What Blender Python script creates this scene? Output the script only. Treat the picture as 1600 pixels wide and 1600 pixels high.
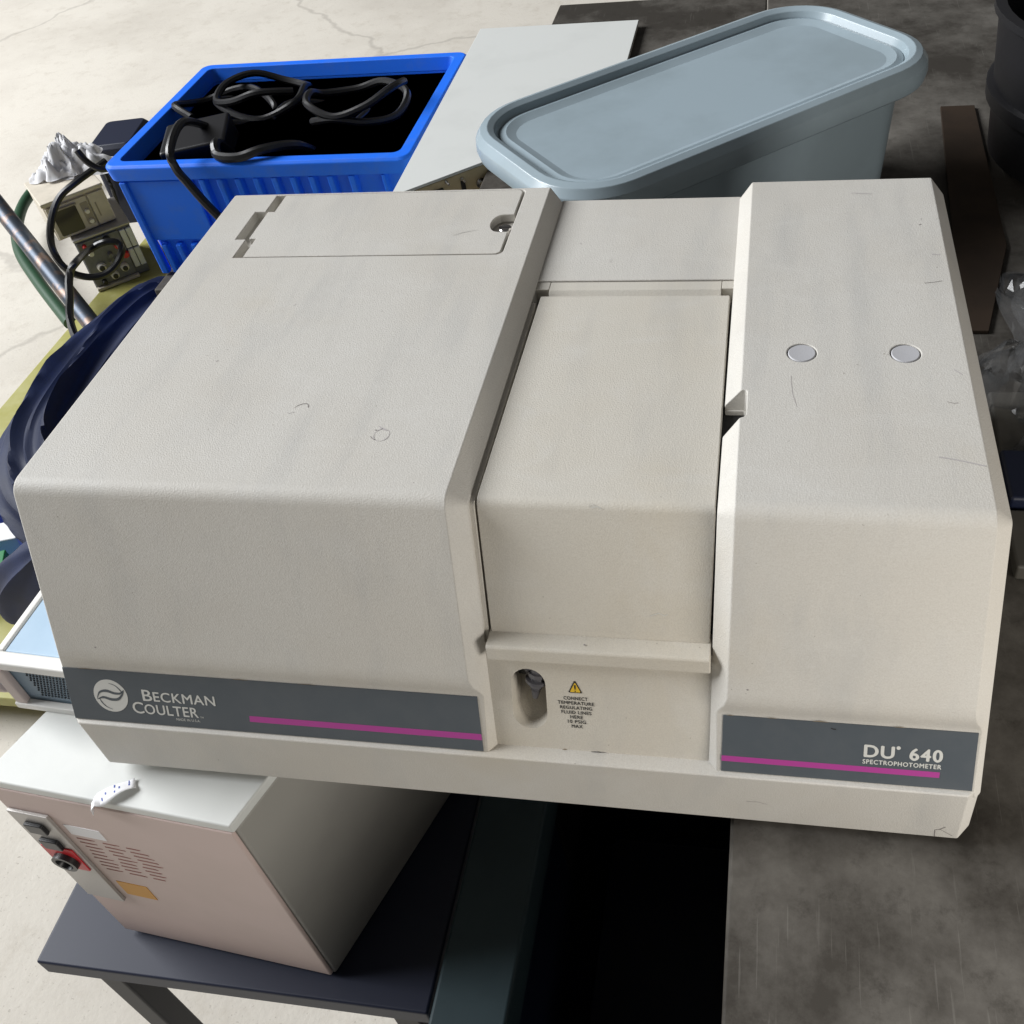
import bpy, bmesh, math, random
from mathutils import Vector, Matrix, noise
random.seed(7)
S = bpy.context.scene
for o in list(bpy.data.objects): bpy.data.objects.remove(o)
COL = S.collection
R = math.radians

# ------------------------------------------------------------------ camera
cd_ = bpy.data.cameras.new('camera'); cam = bpy.data.objects.new('camera', cd_); COL.objects.link(cam)
cam.location = (0.552468, -0.376373, 0.732677)
cam.rotation_euler = (0.832927, 0.112102, 0.154413)
cd_.sensor_width = 36; cd_.sensor_fit = 'HORIZONTAL'
cd_.lens = 1595.018 * 36 / 1600
cd_.shift_x = (800 - 898.157) / 1600
cd_.shift_y = (688.662 - 800) / 1600
cd_.clip_start = .02; cd_.clip_end = 100
S.camera = cam
# ------------------------------------------------------------------ world and lamps
w = bpy.data.worlds.new('World'); S.world = w; w.use_nodes = True
bg = w.node_tree.nodes['Background']; bg.inputs[0].default_value = (.90, .88, .86, 1); bg.inputs[1].default_value = .085
def area(name, loc, target, sx, sy, energy, col):
    l = bpy.data.lights.new(name, 'AREA'); l.shape = 'RECTANGLE'; l.size = sx; l.size_y = sy; l.energy = energy; l.color = col
    o = bpy.data.objects.new(name, l); COL.objects.link(o); o.location = loc
    o.rotation_euler = (Vector(target) - Vector(loc)).to_track_quat('-Z', 'Y').to_euler()
    return o
area('open_doorway_daylight', (-9.0, 1.1, 6.3), (.2, .2, -.1), 7.0, 5.6, 2080, (.97, .985, 1))
area('shed_front_light', (1.22, -.44, .26), (.66, .06, .10), .4, .34, 5.6, (1, .955, .885))
S.view_settings.view_transform = 'Standard'; S.view_settings.look = 'None'
S.view_settings.exposure = .10; S.view_settings.gamma = 1
S.render.resolution_x = S.render.resolution_y = 1024

# ------------------------------------------------------------------ materials
def mat(name, col, rough=.5, metal=0, var=0, vscale=8, col2=None, bump=0, bscale=200, coat=0, spec=.5, emit=None, trans=0, alpha=1, rvar=0, thresh=(.42, .62), detail=4):
    m = bpy.data.materials.new(name); m.use_nodes = True; nt = m.node_tree; b = nt.nodes['Principled BSDF']
    b.inputs['Base Color'].default_value = (*col, 1); b.inputs['Roughness'].default_value = rough; b.inputs['Metallic'].default_value = metal
    b.inputs['Coat Weight'].default_value = coat; b.inputs['Specular IOR Level'].default_value = spec
    b.inputs['Transmission Weight'].default_value = trans; b.inputs['Alpha'].default_value = alpha
    tc = nt.nodes.new('ShaderNodeTexCoord')
    if col2 is not None:
        n = nt.nodes.new('ShaderNodeTexNoise'); n.inputs['Scale'].default_value = vscale; n.inputs['Detail'].default_value = detail; n.inputs['Roughness'].default_value = .62
        nt.links.new(tc.outputs['Object'], n.inputs['Vector'])
        r = nt.nodes.new('ShaderNodeMapRange'); r.inputs[1].default_value, r.inputs[2].default_value = thresh
        nt.links.new(n.outputs['Fac'], r.inputs[0])
        mx = nt.nodes.new('ShaderNodeMix'); mx.data_type = 'RGBA'
        mx.inputs[6].default_value = (*col, 1); mx.inputs[7].default_value = (*col2, 1)
        nt.links.new(r.outputs[0], mx.inputs[0]); nt.links.new(mx.outputs[2], b.inputs['Base Color'])
        if rvar:
            rr = nt.nodes.new('ShaderNodeMapRange'); rr.inputs[3].default_value = rough - rvar; rr.inputs[4].default_value = rough + rvar
            nt.links.new(n.outputs['Fac'], rr.inputs[0]); nt.links.new(rr.outputs[0], b.inputs['Roughness'])
    if bump:
        n2 = nt.nodes.new('ShaderNodeTexNoise'); n2.inputs['Scale'].default_value = bscale; n2.inputs['Detail'].default_value = 3
        nt.links.new(tc.outputs['Object'], n2.inputs['Vector'])
        bp = nt.nodes.new('ShaderNodeBump'); bp.inputs['Strength'].default_value = bump; bp.inputs['Distance'].default_value = .001
        nt.links.new(n2.outputs['Fac'], bp.inputs['Height']); nt.links.new(bp.outputs[0], b.inputs['Normal'])
    return m

def plastic(name, c, dirt, smear):
    """moulded instrument plastic: pebbled grain, faint grey handling smears, yellowed patches, specks"""
    m = bpy.data.materials.new(name); m.use_nodes = True; nt = m.node_tree; b = nt.nodes['Principled BSDF']; L = nt.links.new
    tc = nt.nodes.new('ShaderNodeTexCoord')
    def nz(scale, det, src=None, rough=.6):
        n = nt.nodes.new('ShaderNodeTexNoise'); n.inputs['Scale'].default_value = scale; n.inputs['Detail'].default_value = det; n.inputs['Roughness'].default_value = rough
        L(src or tc.outputs['Object'], n.inputs['Vector']); return n
    def rng(a, lo, hi, o0=0, o1=1):
        r = nt.nodes.new('ShaderNodeMapRange'); r.inputs[1].default_value = lo; r.inputs[2].default_value = hi; r.inputs[3].default_value = o0; r.inputs[4].default_value = o1
        L(a, r.inputs[0]); return r.outputs[0]
    def mix(f, a, bb, mode='MIX'):
        x = nt.nodes.new('ShaderNodeMix'); x.data_type = 'RGBA'; x.blend_type = mode
        L(f, x.inputs[0])
        (L(a, x.inputs[6]) if hasattr(a, 'links') else setattr(x.inputs[6], 'default_value', (*a, 1)))
        (L(bb, x.inputs[7]) if hasattr(bb, 'links') else setattr(x.inputs[7], 'default_value', (*bb, 1)))
        return x.outputs[2]
    mp = nt.nodes.new('ShaderNodeMapping'); mp.inputs['Rotation'].default_value = (0, 0, R(-38)); mp.inputs['Scale'].default_value = (26, 5, 8)
    L(tc.outputs['Object'], mp.inputs[0])
    st = nz(1, 4, mp.outputs[0])
    big = nz(7, 3)
    col = mix(rng(big.outputs['Fac'], .40, .66, 0, .75), c, dirt)
    col = mix(rng(st.outputs['Fac'], .50, .74, 0, .5), col, smear)
    mp2 = nt.nodes.new('ShaderNodeMapping'); mp2.inputs['Rotation'].default_value = (0, 0, R(24)); mp2.inputs['Scale'].default_value = (9, 20, 9); mp2.inputs['Location'].default_value = (3.1, 1.7, .4)
    L(tc.outputs['Object'], mp2.inputs[0]); sw = nz(1, 5, mp2.outputs[0]); sw.inputs['Distortion'].default_value = 1.4
    col = mix(rng(sw.outputs['Fac'], .54, .74, 0, .4), col, (.66, .645, .61))
    ye = nz(4.5, 5); col = mix(rng(ye.outputs['Fac'], .60, .76, 0, .35), col, (.55, .48, .36))
    sp = nz(260, 1); col = mix(rng(sp.outputs['Fac'], .805, .82, 0, .45), col, (.12, .09, .06))
    gr = nz(1000, 2); col = mix(rng(gr.outputs['Fac'], .40, .62, .0, .22), col, (.40, .37, .325))
    L(col, b.inputs['Base Color'])
    L(rng(st.outputs['Fac'], .3, .7, .62, .46), b.inputs['Roughness'])
    g2 = nt.nodes.new('ShaderNodeTexVoronoi'); g2.inputs['Scale'].default_value = 900; L(tc.outputs['Object'], g2.inputs['Vector'])
    bp = nt.nodes.new('ShaderNodeBump'); bp.inputs['Strength'].default_value = .30; bp.inputs['Distance'].default_value = .0005
    L(g2.outputs['Distance'], bp.inputs['Height']); L(bp.outputs[0], b.inputs['Normal'])
    b.inputs['Specular IOR Level'].default_value = .4
    return m

M = {}
M['case'] = plastic('putty_plastic', (.615, .596, .555), (.585, .557, .505), (.485, .482, .468))
M['lid'] = plastic('warm_putty_plastic', (.615, .584, .52), (.59, .548, .47), (.50, .485, .452))
M['strip'] = mat('slate_label', (.078, .092, .106), .42, bump=.05, bscale=900, col2=(.086, .099, .112), vscale=40)
M['magenta'] = mat('magenta_print', (.40, .050, .27), .45)
M['print'] = mat('pale_print', (.60, .60, .57), .5)
M['ink'] = mat('black_print', (.02, .02, .02), .6)
M['yellow'] = mat('warning_yellow', (.72, .47, .03), .5)
M['dark'] = mat('black_interior', (.012, .012, .012), .6)
M['fitting'] = mat('black_nylon', (.085, .082, .090), .25)
M['steel'] = mat('screw_steel', (.62, .6, .58), .22, 1)
M['cap'] = mat('grey_plug', (.46, .46, .48), .5, bump=.1, bscale=700)
M['rubber'] = mat('foot_rubber', (.02, .02, .02), .8)
M['scuff'] = mat('pencil_scuff', (.27, .245, .235), .7)
M['scuff2'] = mat('faint_purple_scuff', (.46, .43, .425), .7)
def nzz(scale, det, rough=.65):
    n = nt.nodes.new('ShaderNodeTexNoise'); n.inputs['Scale'].default_value = scale; n.inputs['Detail'].default_value = det; n.inputs['Roughness'].default_value = rough; nt.links.new(tc.outputs['Object'], n.inputs['Vector']); return n.outputs['Fac']
def mixc(f, lo, hi, k, a, c2):
    r = nt.nodes.new('ShaderNodeMapRange'); r.inputs[1].default_value = lo; r.inputs[2].default_value = hi; r.inputs[4].default_value = k; nt.links.new(f, r.inputs[0])
    x = nt.nodes.new('ShaderNodeMix'); x.data_type = 'RGBA'; nt.links.new(r.outputs[0], x.inputs[0]); x.inputs[7].default_value = (*c2, 1)
    if isinstance(a, tuple): x.inputs[6].default_value = (*a, 1)
    else: nt.links.new(a, x.inputs[6])
    return x.outputs[2]
m = mat('worn_steel_top', (.045, .039, .033), .6, spec=.09); nt = m.node_tree; b = nt.nodes['Principled BSDF']; tc = nt.nodes['Texture Coordinate']
c_ = mixc(nzz(5, 11, .7), .42, .72, .85, (.050, .045, .039), (.19, .178, .160))
c_ = mixc(nzz(38, 8, .75), .54, .74, .6, c_, (.022, .019, .016))
def scratch(rot, sx, k, c_, colr):
    mp = nt.nodes.new('ShaderNodeMapping'); mp.inputs['Rotation'].default_value = (0, 0, R(rot)); mp.inputs['Scale'].default_value = (sx, 9, 1); nt.links.new(tc.outputs['Object'], mp.inputs[0])
    n = nt.nodes.new('ShaderNodeTexNoise'); n.inputs['Scale'].default_value = 1; n.inputs['Detail'].default_value = 3; nt.links.new(mp.outputs[0], n.inputs['Vector'])
    return mixc(n.outputs['Fac'], .68, .72, k * .4, c_, colr)
c_ = scratch(15, 260, .5, c_, (.24, .23, .21)); c_ = scratch(-40, 300, .5, c_, (.22, .21, .19)); c_ = scratch(78, 240, .4, c_, (.2, .19, .17))
nt.links.new(c_, b.inputs['Base Color']); M['table'] = m
M['board2'] = mat('dark_brown_board', (.042, .030, .022), .7, col2=(.034, .025, .019), vscale=18, spec=.1)
M['grime'] = mat('brown_grime', (.20, .15, .09), .8)
M['leg'] = mat('dark_leg_steel', (.03, .03, .032), .5, .6)
m = mat('pale_concrete', (.66, .62, .55), .85); nt = m.node_tree; b = nt.nodes['Principled BSDF']; tc = nt.nodes['Texture Coordinate']
c_ = mixc(nzz(1.3, 10), .45, .75, .8, (.66, .62, .55), (.50, .46, .40))
c_ = mixc(nzz(14, 12, .75), .52, .80, .6, c_, (.42, .37, .30))
c_ = mixc(nzz(160, 4), .62, .72, .6, c_, (.30, .27, .23))
vo = nt.nodes.new('ShaderNodeTexVoronoi'); vo.feature = 'DISTANCE_TO_EDGE'; vo.inputs['Scale'].default_value = .55; vo.inputs['Randomness'].default_value = 1
ad = nt.nodes.new('ShaderNodeVectorMath'); nn = nt.nodes.new('ShaderNodeTexNoise'); nn.inputs['Scale'].default_value = 3; nn.inputs['Detail'].default_value = 8
nt.links.new(tc.outputs['Object'], nn.inputs['Vector']); nt.links.new(tc.outputs['Object'], ad.inputs[0])
sc_ = nt.nodes.new('ShaderNodeVectorMath'); sc_.operation = 'SCALE'; sc_.inputs['Scale'].default_value = .35; nt.links.new(nn.outputs['Color'], sc_.inputs[0]); nt.links.new(sc_.outputs[0], ad.inputs[1]); nt.links.new(ad.outputs[0], vo.inputs['Vector'])
iv = nt.nodes.new('ShaderNodeMapRange'); iv.inputs[1].default_value = .010; iv.inputs[2].default_value = .002; nt.links.new(vo.outputs['Distance'], iv.inputs[0])
c_ = mixc(iv.outputs[0], 0, 1, .28, c_, (.16, .14, .12)); nt.links.new(c_, b.inputs['Base Color'])
bpn = nt.nodes.new('ShaderNodeBump'); bpn.inputs['Strength'].default_value = .4; bpn.inputs['Distance'].default_value = .002; nt.links.new(nzz(90, 6), bpn.inputs['Height']); nt.links.new(bpn.outputs[0], b.inputs['Normal'])
M['floor'] = m
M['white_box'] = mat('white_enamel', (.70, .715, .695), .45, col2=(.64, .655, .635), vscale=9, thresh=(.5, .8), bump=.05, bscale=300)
M['pink_cast'] = mat('pink_cast_enamel', (.62, .49, .455), .5, col2=(.58, .46, .42), vscale=6)  # off-white box front, pink colour cast put into the base colour
M['shaded_side'] = mat('shaded_side_enamel', (.33, .32, .295), .5, col2=(.30, .29, .27), vscale=6)  # same white box, side darkened in colour for its shade
M['plate'] = mat('brushed_plate', (.45, .43, .41), .4, .4)
M['black'] = mat('black_plastic', (.012, .012, .014), .38)
M['red'] = mat('red_plastic', (.62, .02, .03), .4)
M['orange'] = mat('orange_sticker', (.62, .30, .03), .5)
M['paper'] = mat('white_paper', (.82, .82, .84), .6)
M['blueink'] = mat('blue_print', (.06, .10, .40), .6)
M['textred'] = mat('brown_print', (.25, .10, .08), .6)
M['paleblue'] = mat('pale_blue_enamel', (.40, .55, .70), .45, col2=(.36, .51, .66), vscale=12)
M['rim_white'] = mat('white_rim', (.78, .77, .74), .5)
M['vent'] = mat('vent_blue_grey', (.24, .32, .40), .5)
M['hole'] = mat('vent_hole', (.03, .04, .05), .7)
M['pinkframe'] = mat('pinkish_frame', (.50, .42, .40), .5)
M['navy'] = mat('navy_nylon', (.010, .016, .046), .55, bump=.25, bscale=900, spec=.22, col2=(.014, .024, .072), vscale=5)
M['crate'] = mat('blue_polypropylene', (.016, .175, .93), .5, col2=(.05, .19, .80), vscale=26, detail=10, thresh=(.5, .78), bump=.1, bscale=120, spec=.25)
M['beige'] = mat('beige_abs', (.66, .60, .50), .5, col2=(.58, .53, .44), vscale=20)
M['beige2'] = mat('dark_beige_abs', (.34, .30, .24), .5)
M['screen'] = mat('dark_screen', (.045, .040, .038), .15)
M['greyi'] = mat('grey_panel', (.17, .175, .185), .5, col2=(.22, .22, .23), vscale=40)
M['keys'] = mat('pale_grey_keys', (.72, .74, .78), .5)
M['knob'] = mat('ivory_knob', (.85, .82, .75), .4)
M['cable'] = mat('black_cable', (.012, .012, .013), .35)
M['polebag'] = mat('white_plastic_film', (.74, .74, .76), .6, trans=.2, spec=.3)
M['pole'] = mat('tarnished_chrome', (.06, .075, .10), .42, .55, col2=(.20, .14, .11), vscale=22, thresh=(.5, .65))
M['green'] = mat('green_tube', (.018, .065, .030), .5)
M['board'] = mat('yellow_green_board', (.36, .34, .09), .6, col2=(.42, .40, .16), vscale=10)
M['tub'] = mat('blue_grey_tub', (.34, .42, .47), .27, col2=(.30, .37, .41), vscale=5, detail=6, bump=.06, bscale=40)
M['khaki'] = mat('khaki_panel', (.52, .42, .25), .45, 0, col2=(.58, .48, .30), vscale=30)
M['bluetray'] = mat('blue_tray', (.03, .07, .35), .5)
M['greenbox'] = mat('green_box', (.01, .20, .06), .5)
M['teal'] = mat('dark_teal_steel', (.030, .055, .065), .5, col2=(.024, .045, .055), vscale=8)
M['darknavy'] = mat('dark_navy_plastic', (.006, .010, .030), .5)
M['greyslab'] = mat('grey_brown_slab', (.07, .065, .055), .6, col2=(.09, .085, .075), vscale=20)

# clear film: thin, mostly see-through, glossy creases
m = bpy.data.materials.new('clear_film'); m.use_nodes = True; nt = m.node_tree; nt.nodes.clear()
out = nt.nodes.new('ShaderNodeOutputMaterial'); mx = nt.nodes.new('ShaderNodeMixShader'); tr = nt.nodes.new('ShaderNodeBsdfTransparent'); gl = nt.nodes.new('ShaderNodeBsdfGlossy')
df = nt.nodes.new('ShaderNodeBsdfDiffuse'); df.inputs[0].default_value = (.55, .56, .58, 1); m2 = nt.nodes.new('ShaderNodeMixShader'); m2.inputs[0].default_value = .06
gl.inputs['Roughness'].default_value = .2; fr = nt.nodes.new('ShaderNodeFresnel'); fr.inputs[0].default_value = 1.5
tr.inputs[0].default_value = (.93, .93, .93, 1)
nt.links.new(tr.outputs[0], m2.inputs[1]); nt.links.new(df.outputs[0], m2.inputs[2])
nt.links.new(fr.outputs[0], mx.inputs[0]); nt.links.new(m2.outputs[0], mx.inputs[1]); nt.links.new(gl.outputs[0], mx.inputs[2]); nt.links.new(mx.outputs[0], out.inputs[0])
M['film'] = m

# ------------------------------------------------------------------ helpers
def setsharp(me, ang=32):
    for p in me.polygons: p.use_smooth = True
    me.set_sharp_from_angle(angle=R(ang))
def obj(name, bm, material, parent=None, bevel=0, smooth=True, seg=2, recalc=True):
    if recalc: bmesh.ops.recalc_face_normals(bm, faces=bm.faces[:])
    me = bpy.data.meshes.new(name); bm.to_mesh(me); bm.free()
    o = bpy.data.objects.new(name, me); COL.objects.link(o)
    me.materials.append(M[material])
    if smooth: setsharp(me)
    if parent: o.parent = parent
    if bevel:
        b = o.modifiers.new('Bevel', 'BEVEL'); b.width = bevel; b.segments = seg; b.limit_method = 'ANGLE'; b.angle_limit = R(28); b.harden_normals = True
    return o
def tag(o, label=None, cat=None, group=None, kind=None):
    if label: o['label'] = label
    if cat: o['category'] = cat
    if group: o['group'] = group
    if kind: o['kind'] = kind
    return o
def thing(name, label, cat, loc=(0, 0, 0), rz=0, group=None):
    o = bpy.data.objects.new(name, None); COL.objects.link(o); o.location = loc; o.rotation_euler = (0, 0, rz); o.empty_display_size = .05
    return tag(o, label, cat, group)
def prism(poly, a, b, f=lambda u, v, t: (u, v, t), bm=None):
    """poly in (u,v) swept from t=a to t=b; f maps (u,v,t) to xyz"""
    bm = bm or bmesh.new()
    A = [bm.verts.new(f(u, v, a)) for u, v in poly]; B = [bm.verts.new(f(u, v, b)) for u, v in poly]
    n = len(poly)
    bm.faces.new(A[::-1]); bm.faces.new(B)
    for i in range(n): bm.faces.new((A[i], A[(i + 1) % n], B[(i + 1) % n], B[i]))
    return bm
def box(x0, x1, y0, y1, z0, z1, bm=None):
    return prism([(x0, y0), (x1, y0), (x1, y1), (x0, y1)], z0, z1, bm=bm)
def rrect(x0, x1, y0, y1, r, n=5):
    pts = []
    for cx, cy, a0 in ((x1 - r, y0 + r, -90), (x1 - r, y1 - r, 0), (x0 + r, y1 - r, 90), (x0 + r, y0 + r, 180)):
        for k in range(n + 1):
            a = R(a0 + 90 * k / n); pts.append((cx + r * math.cos(a), cy + r * math.sin(a)))
    return pts
def loft(rings, bm=None, cap=True):
    bm = bm or bmesh.new(); V = [[bm.verts.new(p) for p in r] for r in rings]; n = len(rings[0])
    for a, b in zip(V, V[1:]):
        for i in range(n): bm.faces.new((a[i], a[(i + 1) % n], b[(i + 1) % n], b[i]))
    if cap: bm.faces.new(V[0][::-1]); bm.faces.new(V[-1])
    return bm
def tube(pts, r, n=8, bm=None, sub=6):
    """smooth tube through points (Catmull-Rom)"""
    P = [Vector(p) for p in pts]; Q = []
    for i in range(len(P) - 1):
        p0 = P[max(i - 1, 0)]; p1 = P[i]; p2 = P[i + 1]; p3 = P[min(i + 2, len(P) - 1)]
        for k in range(sub):
            t = k / sub
            Q.append(.5 * ((2 * p1) + (-p0 + p2) * t + (2 * p0 - 5 * p1 + 4 * p2 - p3) * t * t + (-p0 + 3 * p1 - 3 * p2 + p3) * t ** 3))
    Q.append(P[-1]); rings = []; up = Vector((0, 0, 1))
    for i, q in enumerate(Q):
        d = (Q[min(i + 1, len(Q) - 1)] - Q[max(i - 1, 0)]).normalized()
        s = d.cross(up)
        if s.length < .05: s = d.cross(Vector((0, 1, 0)))
        s.normalize(); u = s.cross(d)
        rr = r(i / (len(Q) - 1)) if callable(r) else r
        rings.append([q + rr * (math.cos(2 * math.pi * k / n) * s + math.sin(2 * math.pi * k / n) * u) for k in range(n)])
    return loft(rings, bm)
def lathe(prof, o=(0, 0, 0), ax=(0, 0, 1), n=20, bm=None):
    """prof [(r,h)] revolved round axis ax at o"""
    ax = Vector(ax).normalized(); s = ax.orthogonal().normalized(); u = ax.cross(s); o = Vector(o)
    return loft([[o + ax * h + max(r, 1e-5) * (math.cos(2 * math.pi * k / n) * s + math.sin(2 * math.pi * k / n) * u) for k in range(n)] for r, h in prof], bm)
class Plane:
    def __init__(s, o, u, v): s.o = Vector(o); s.u = Vector(u).normalized(); s.v = Vector(v).normalized(); s.n = s.u.cross(s.v)
    def __call__(s, a, b, h=0): return s.o + a * s.u + b * s.v + h * s.n
def sheet(pl, poly, h0, h1, bm=None): return prism(poly, h0, h1, lambda u, v, t: pl(u, v, t), bm)
def ribbon(pl, pts, wd, h, bm=None):
    """flat drawn line on a plane; wd width or list"""
    bm = bm or bmesh.new(); n = len(pts); V = []
    for i, (a, b) in enumerate(pts):
        p = Vector(pts[min(i + 1, n - 1)]) - Vector(pts[max(i - 1, 0)]); p = Vector((-p[1], p[0])).normalized() if p.length else Vector((0, 1))
        wv = wd[i] if isinstance(wd, (list, tuple)) else wd
        V.append([bm.verts.new(pl(a + s * p[0] * wv / 2, b + s * p[1] * wv / 2, h)) for s in (1, -1)])
    for a, b in zip(V, V[1:]): bm.faces.new((a[0], a[1], b[1], b[0]))
    return bm
def text(name, s, pl, x0, x1, v0, v1, h, material, parent, bold=0, sp=1.06):
    """lettering fitted to the box x0..x1, v0..v1 (v over the capital height) on a plane"""
    cu = bpy.data.curves.new('t', 'FONT'); cu.body = s; cu.size = 1; cu.resolution_u = 4; cu.space_character = sp
    t = bpy.data.objects.new('t', cu); COL.objects.link(t)
    dg = bpy.context.evaluated_depsgraph_get(); me = bpy.data.meshes.new_from_object(t.evaluated_get(dg))
    bpy.data.objects.remove(t); bpy.data.curves.remove(cu)
    xs = [v.co.x for v in me.vertices]; ys = [v.co.y for v in me.vertices]
    a0, a1, b0, b1 = min(xs), max(xs), min(ys), max(ys)
    bmt = bmesh.new(); nk = 0; cap = v1 - v0; d = bold * cap
    for du, dv in (((-d, 0), (d, 0), (0, d * .7), (0, -d * .7), (0, 0)) if bold else ((0, 0),)):
        vs = [bmt.verts.new(pl(x0 + d + (v.co.x - a0) / (a1 - a0) * (x1 - x0 - 2 * d) + du, v0 + (v.co.y - b0) / (b1 - b0) * (v1 - v0) + dv, h + nk * 3e-6)) for v in me.vertices]
        for p in me.polygons: bmt.faces.new([vs[k] for k in p.vertices])
        nk += 1
    bpy.data.meshes.remove(me); me = bpy.data.meshes.new(name); bmt.to_mesh(me); bmt.free()
    o = bpy.data.objects.new(name, me); COL.objects.link(o); me.materials.append(M[material]); o.parent = parent
    return o
def cut(o, cutters):
    """boolean the cutters (bmesh) out of o and bake the result"""
    tmp = []
    for c in cutters:
        bmesh.ops.recalc_face_normals(c, faces=c.faces[:])
        me = bpy.data.meshes.new('c'); c.to_mesh(me); c.free(); k = bpy.data.objects.new('c', me); COL.objects.link(k); tmp.append(k)
        md = o.modifiers.new('B', 'BOOLEAN'); md.object = k; md.operation = 'DIFFERENCE'; md.solver = 'EXACT'
    bpy.context.view_layer.update()
    dg = bpy.context.evaluated_depsgraph_get(); me = bpy.data.meshes.new_from_object(o.evaluated_get(dg))
    o.modifiers.clear(); old = o.data; o.data = me; me.name = old.name; bpy.data.meshes.remove(old)
    for k in tmp: bpy.data.objects.remove(k)
    setsharp(me)
def addbevel(o, w_, seg=2):
    b = o.modifiers.new('Bevel', 'BEVEL'); b.width = w_; b.segments = seg; b.limit_method = 'ANGLE'; b.angle_limit = R(28); b.harden_normals = True

# ------------------------------------------------------------------ setting: floor
bm = bmesh.new(); N = 24
g = [[bm.verts.new((-9 + 18 * i / N, -4 + 18 * j / N, -.95 + .012 * noise.noise((i * .7, j * .7, 0)))) for j in range(N + 1)] for i in range(N + 1)]
for i in range(N):
    for j in range(N): bm.faces.new((g[i][j], g[i + 1][j], g[i + 1][j + 1], g[i][j + 1]))
tag(obj('floor', bm, 'floor'), 'pale dusty concrete floor of the shed', kind='structure')

# ------------------------------------------------------------------ tables
def table(name, label, x0, x1, y0, y1, zt, group=None, topmat='table', th=.035):
    t = thing(name, label, 'table', ((x0 + x1) / 2, (y0 + y1) / 2, -.93), group=group); cx, cy = (x0 + x1) / 2, (y0 + y1) / 2
    L = lambda v: v
    obj('table_top', box(x0 - cx, x1 - cx, y0 - cy, y1 - cy, zt - th + .93, zt + .93), topmat, t, bevel=.003)
    for sx in (x0 + .05, x1 - .09):
        for sy in (y0 + .05, y1 - .09):
            obj('leg', box(sx - cx, sx + .04 - cx, sy - cy, sy + .04 - cy, 0, zt - th + .929), 'leg', t, bevel=.003)
    return t
table('steel_table', 'worn dark steel table under the right end of the spectrophotometer', .529, 1.75, -.34, 1.95, -.0125)
table('low_bench', 'dark low bench holding the blue crate', -.58, .10, 1.06, 1.62, -.2425)
table('back_table', 'dark table behind the spectrophotometer under the grey tub and white chassis', .105, .527, .62, 1.75, -.0125)

# ------------------------------------------------------------------ spectrophotometer
spec = thing('spectrophotometer', 'beige benchtop spectrophotometer with slate label strips and hinged sample lid', 'spectrophotometer', (0, 0, 0))
W, D, ZT, C_, CD = .70, .492, .2595, .0115, .0133
SL = .38                                     # front face lean dy/dz
line = lambda z: .073 + (z - ZT) * SL
cosf = 1 / math.sqrt(1 + SL * SL)
def arc(v, d0, d1, r, n):
    """round corner at v between directions d0 and d1 (unit, leaving v) by n+1 points"""
    v, d0, d1 = Vector(v), Vector(d0).normalized(), Vector(d1).normalized()
    a = d0.angle(d1); t = r / math.tan(a / 2); c = v + (d0 + d1).normalized() * (r / math.sin(a / 2))
    p0 = v + d0 * t - c; p1 = v + d1 * t - c; tot = p0.angle(p1); out = []
    for k in range(n + 1):
        f = k / n; out.append(tuple(c + (p0 * math.sin((1 - f) * tot) + p1 * math.sin(f * tot)) / math.sin(tot)))
    return out
fdir = (-SL, -1)
def profiles():
    full = [(.0041, .052), (.0041, .0607), (.0229, .1051)]
    full += [(.0229, .1078), (.0224, .1115), (.0212, .117), (line(.124) + .0002, .1235), (line(.130), .130)]
    full += arc((.073, ZT), fdir, (1, 0), .0135, 6)
    full += arc((D, ZT), (-1, 0), (0, -1), .004, 3) + [(D, .052)]
    oy = CD / cosf
    il = lambda z: line(z) + oy
    zi = ZT - CD
    ins = [(il(z), z) for z in (.052, .0607, .1051, .1078, .1115, .117, .1235, .130)]
    ins += arc((il(zi), zi), fdir, (1, 0), .004, 6)
    ins += arc((D - .005, zi), (-1, 0), (0, -1), .006, 3) + [(D - .005, .052)]
    return full, ins
full, ins = profiles()
def rec(y, z):                                # how far a full-profile point lies inside the front plane
    if z > .13: return 0
    return max(0, min(CD - .001, (y - line(z)) * cosf))
def housing(name, x0, x1, drift0, drift1):
    rings = []
    dz = lambda z: max(0, (.2462 - z) / .185)
    rings.append([(x0 + drift0 * dz(z), y, z) for y, z in ins])
    rings.append([(x0 + C_ * (1 - rec(y, z) / CD) + drift0 * dz(z), y, z) for y, z in full])
    rings.append([(x1 - C_ * (1 - rec(y, z) / CD) + drift1 * dz(z), y, z) for y, z in full])
    rings.append([(x1 + drift1 * dz(z), y, z) for y, z in ins])
    return obj(name, loft(rings), 'case', spec)
base_poly = [(.010, 0), (W - .0095, 0), (W + .0002, .0115), (W + .0002, D - .006), (W - .006, D - .001), (.006, D - .001), (.001, D - .006), (.001, .009)]
obj('base', prism(base_poly, 0, .0606), 'case', spec, bevel=.0014, seg=3)
for fx in (.09, W - .09):
    for fy in (.06, D - .07):
        obj('rubber_foot', lathe([(.0001, -.012), (.013, -.012), (.0145, -.010), (.0145, .002), (.0001, .002)], (fx, fy, 0)), 'rubber', spec)

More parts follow.
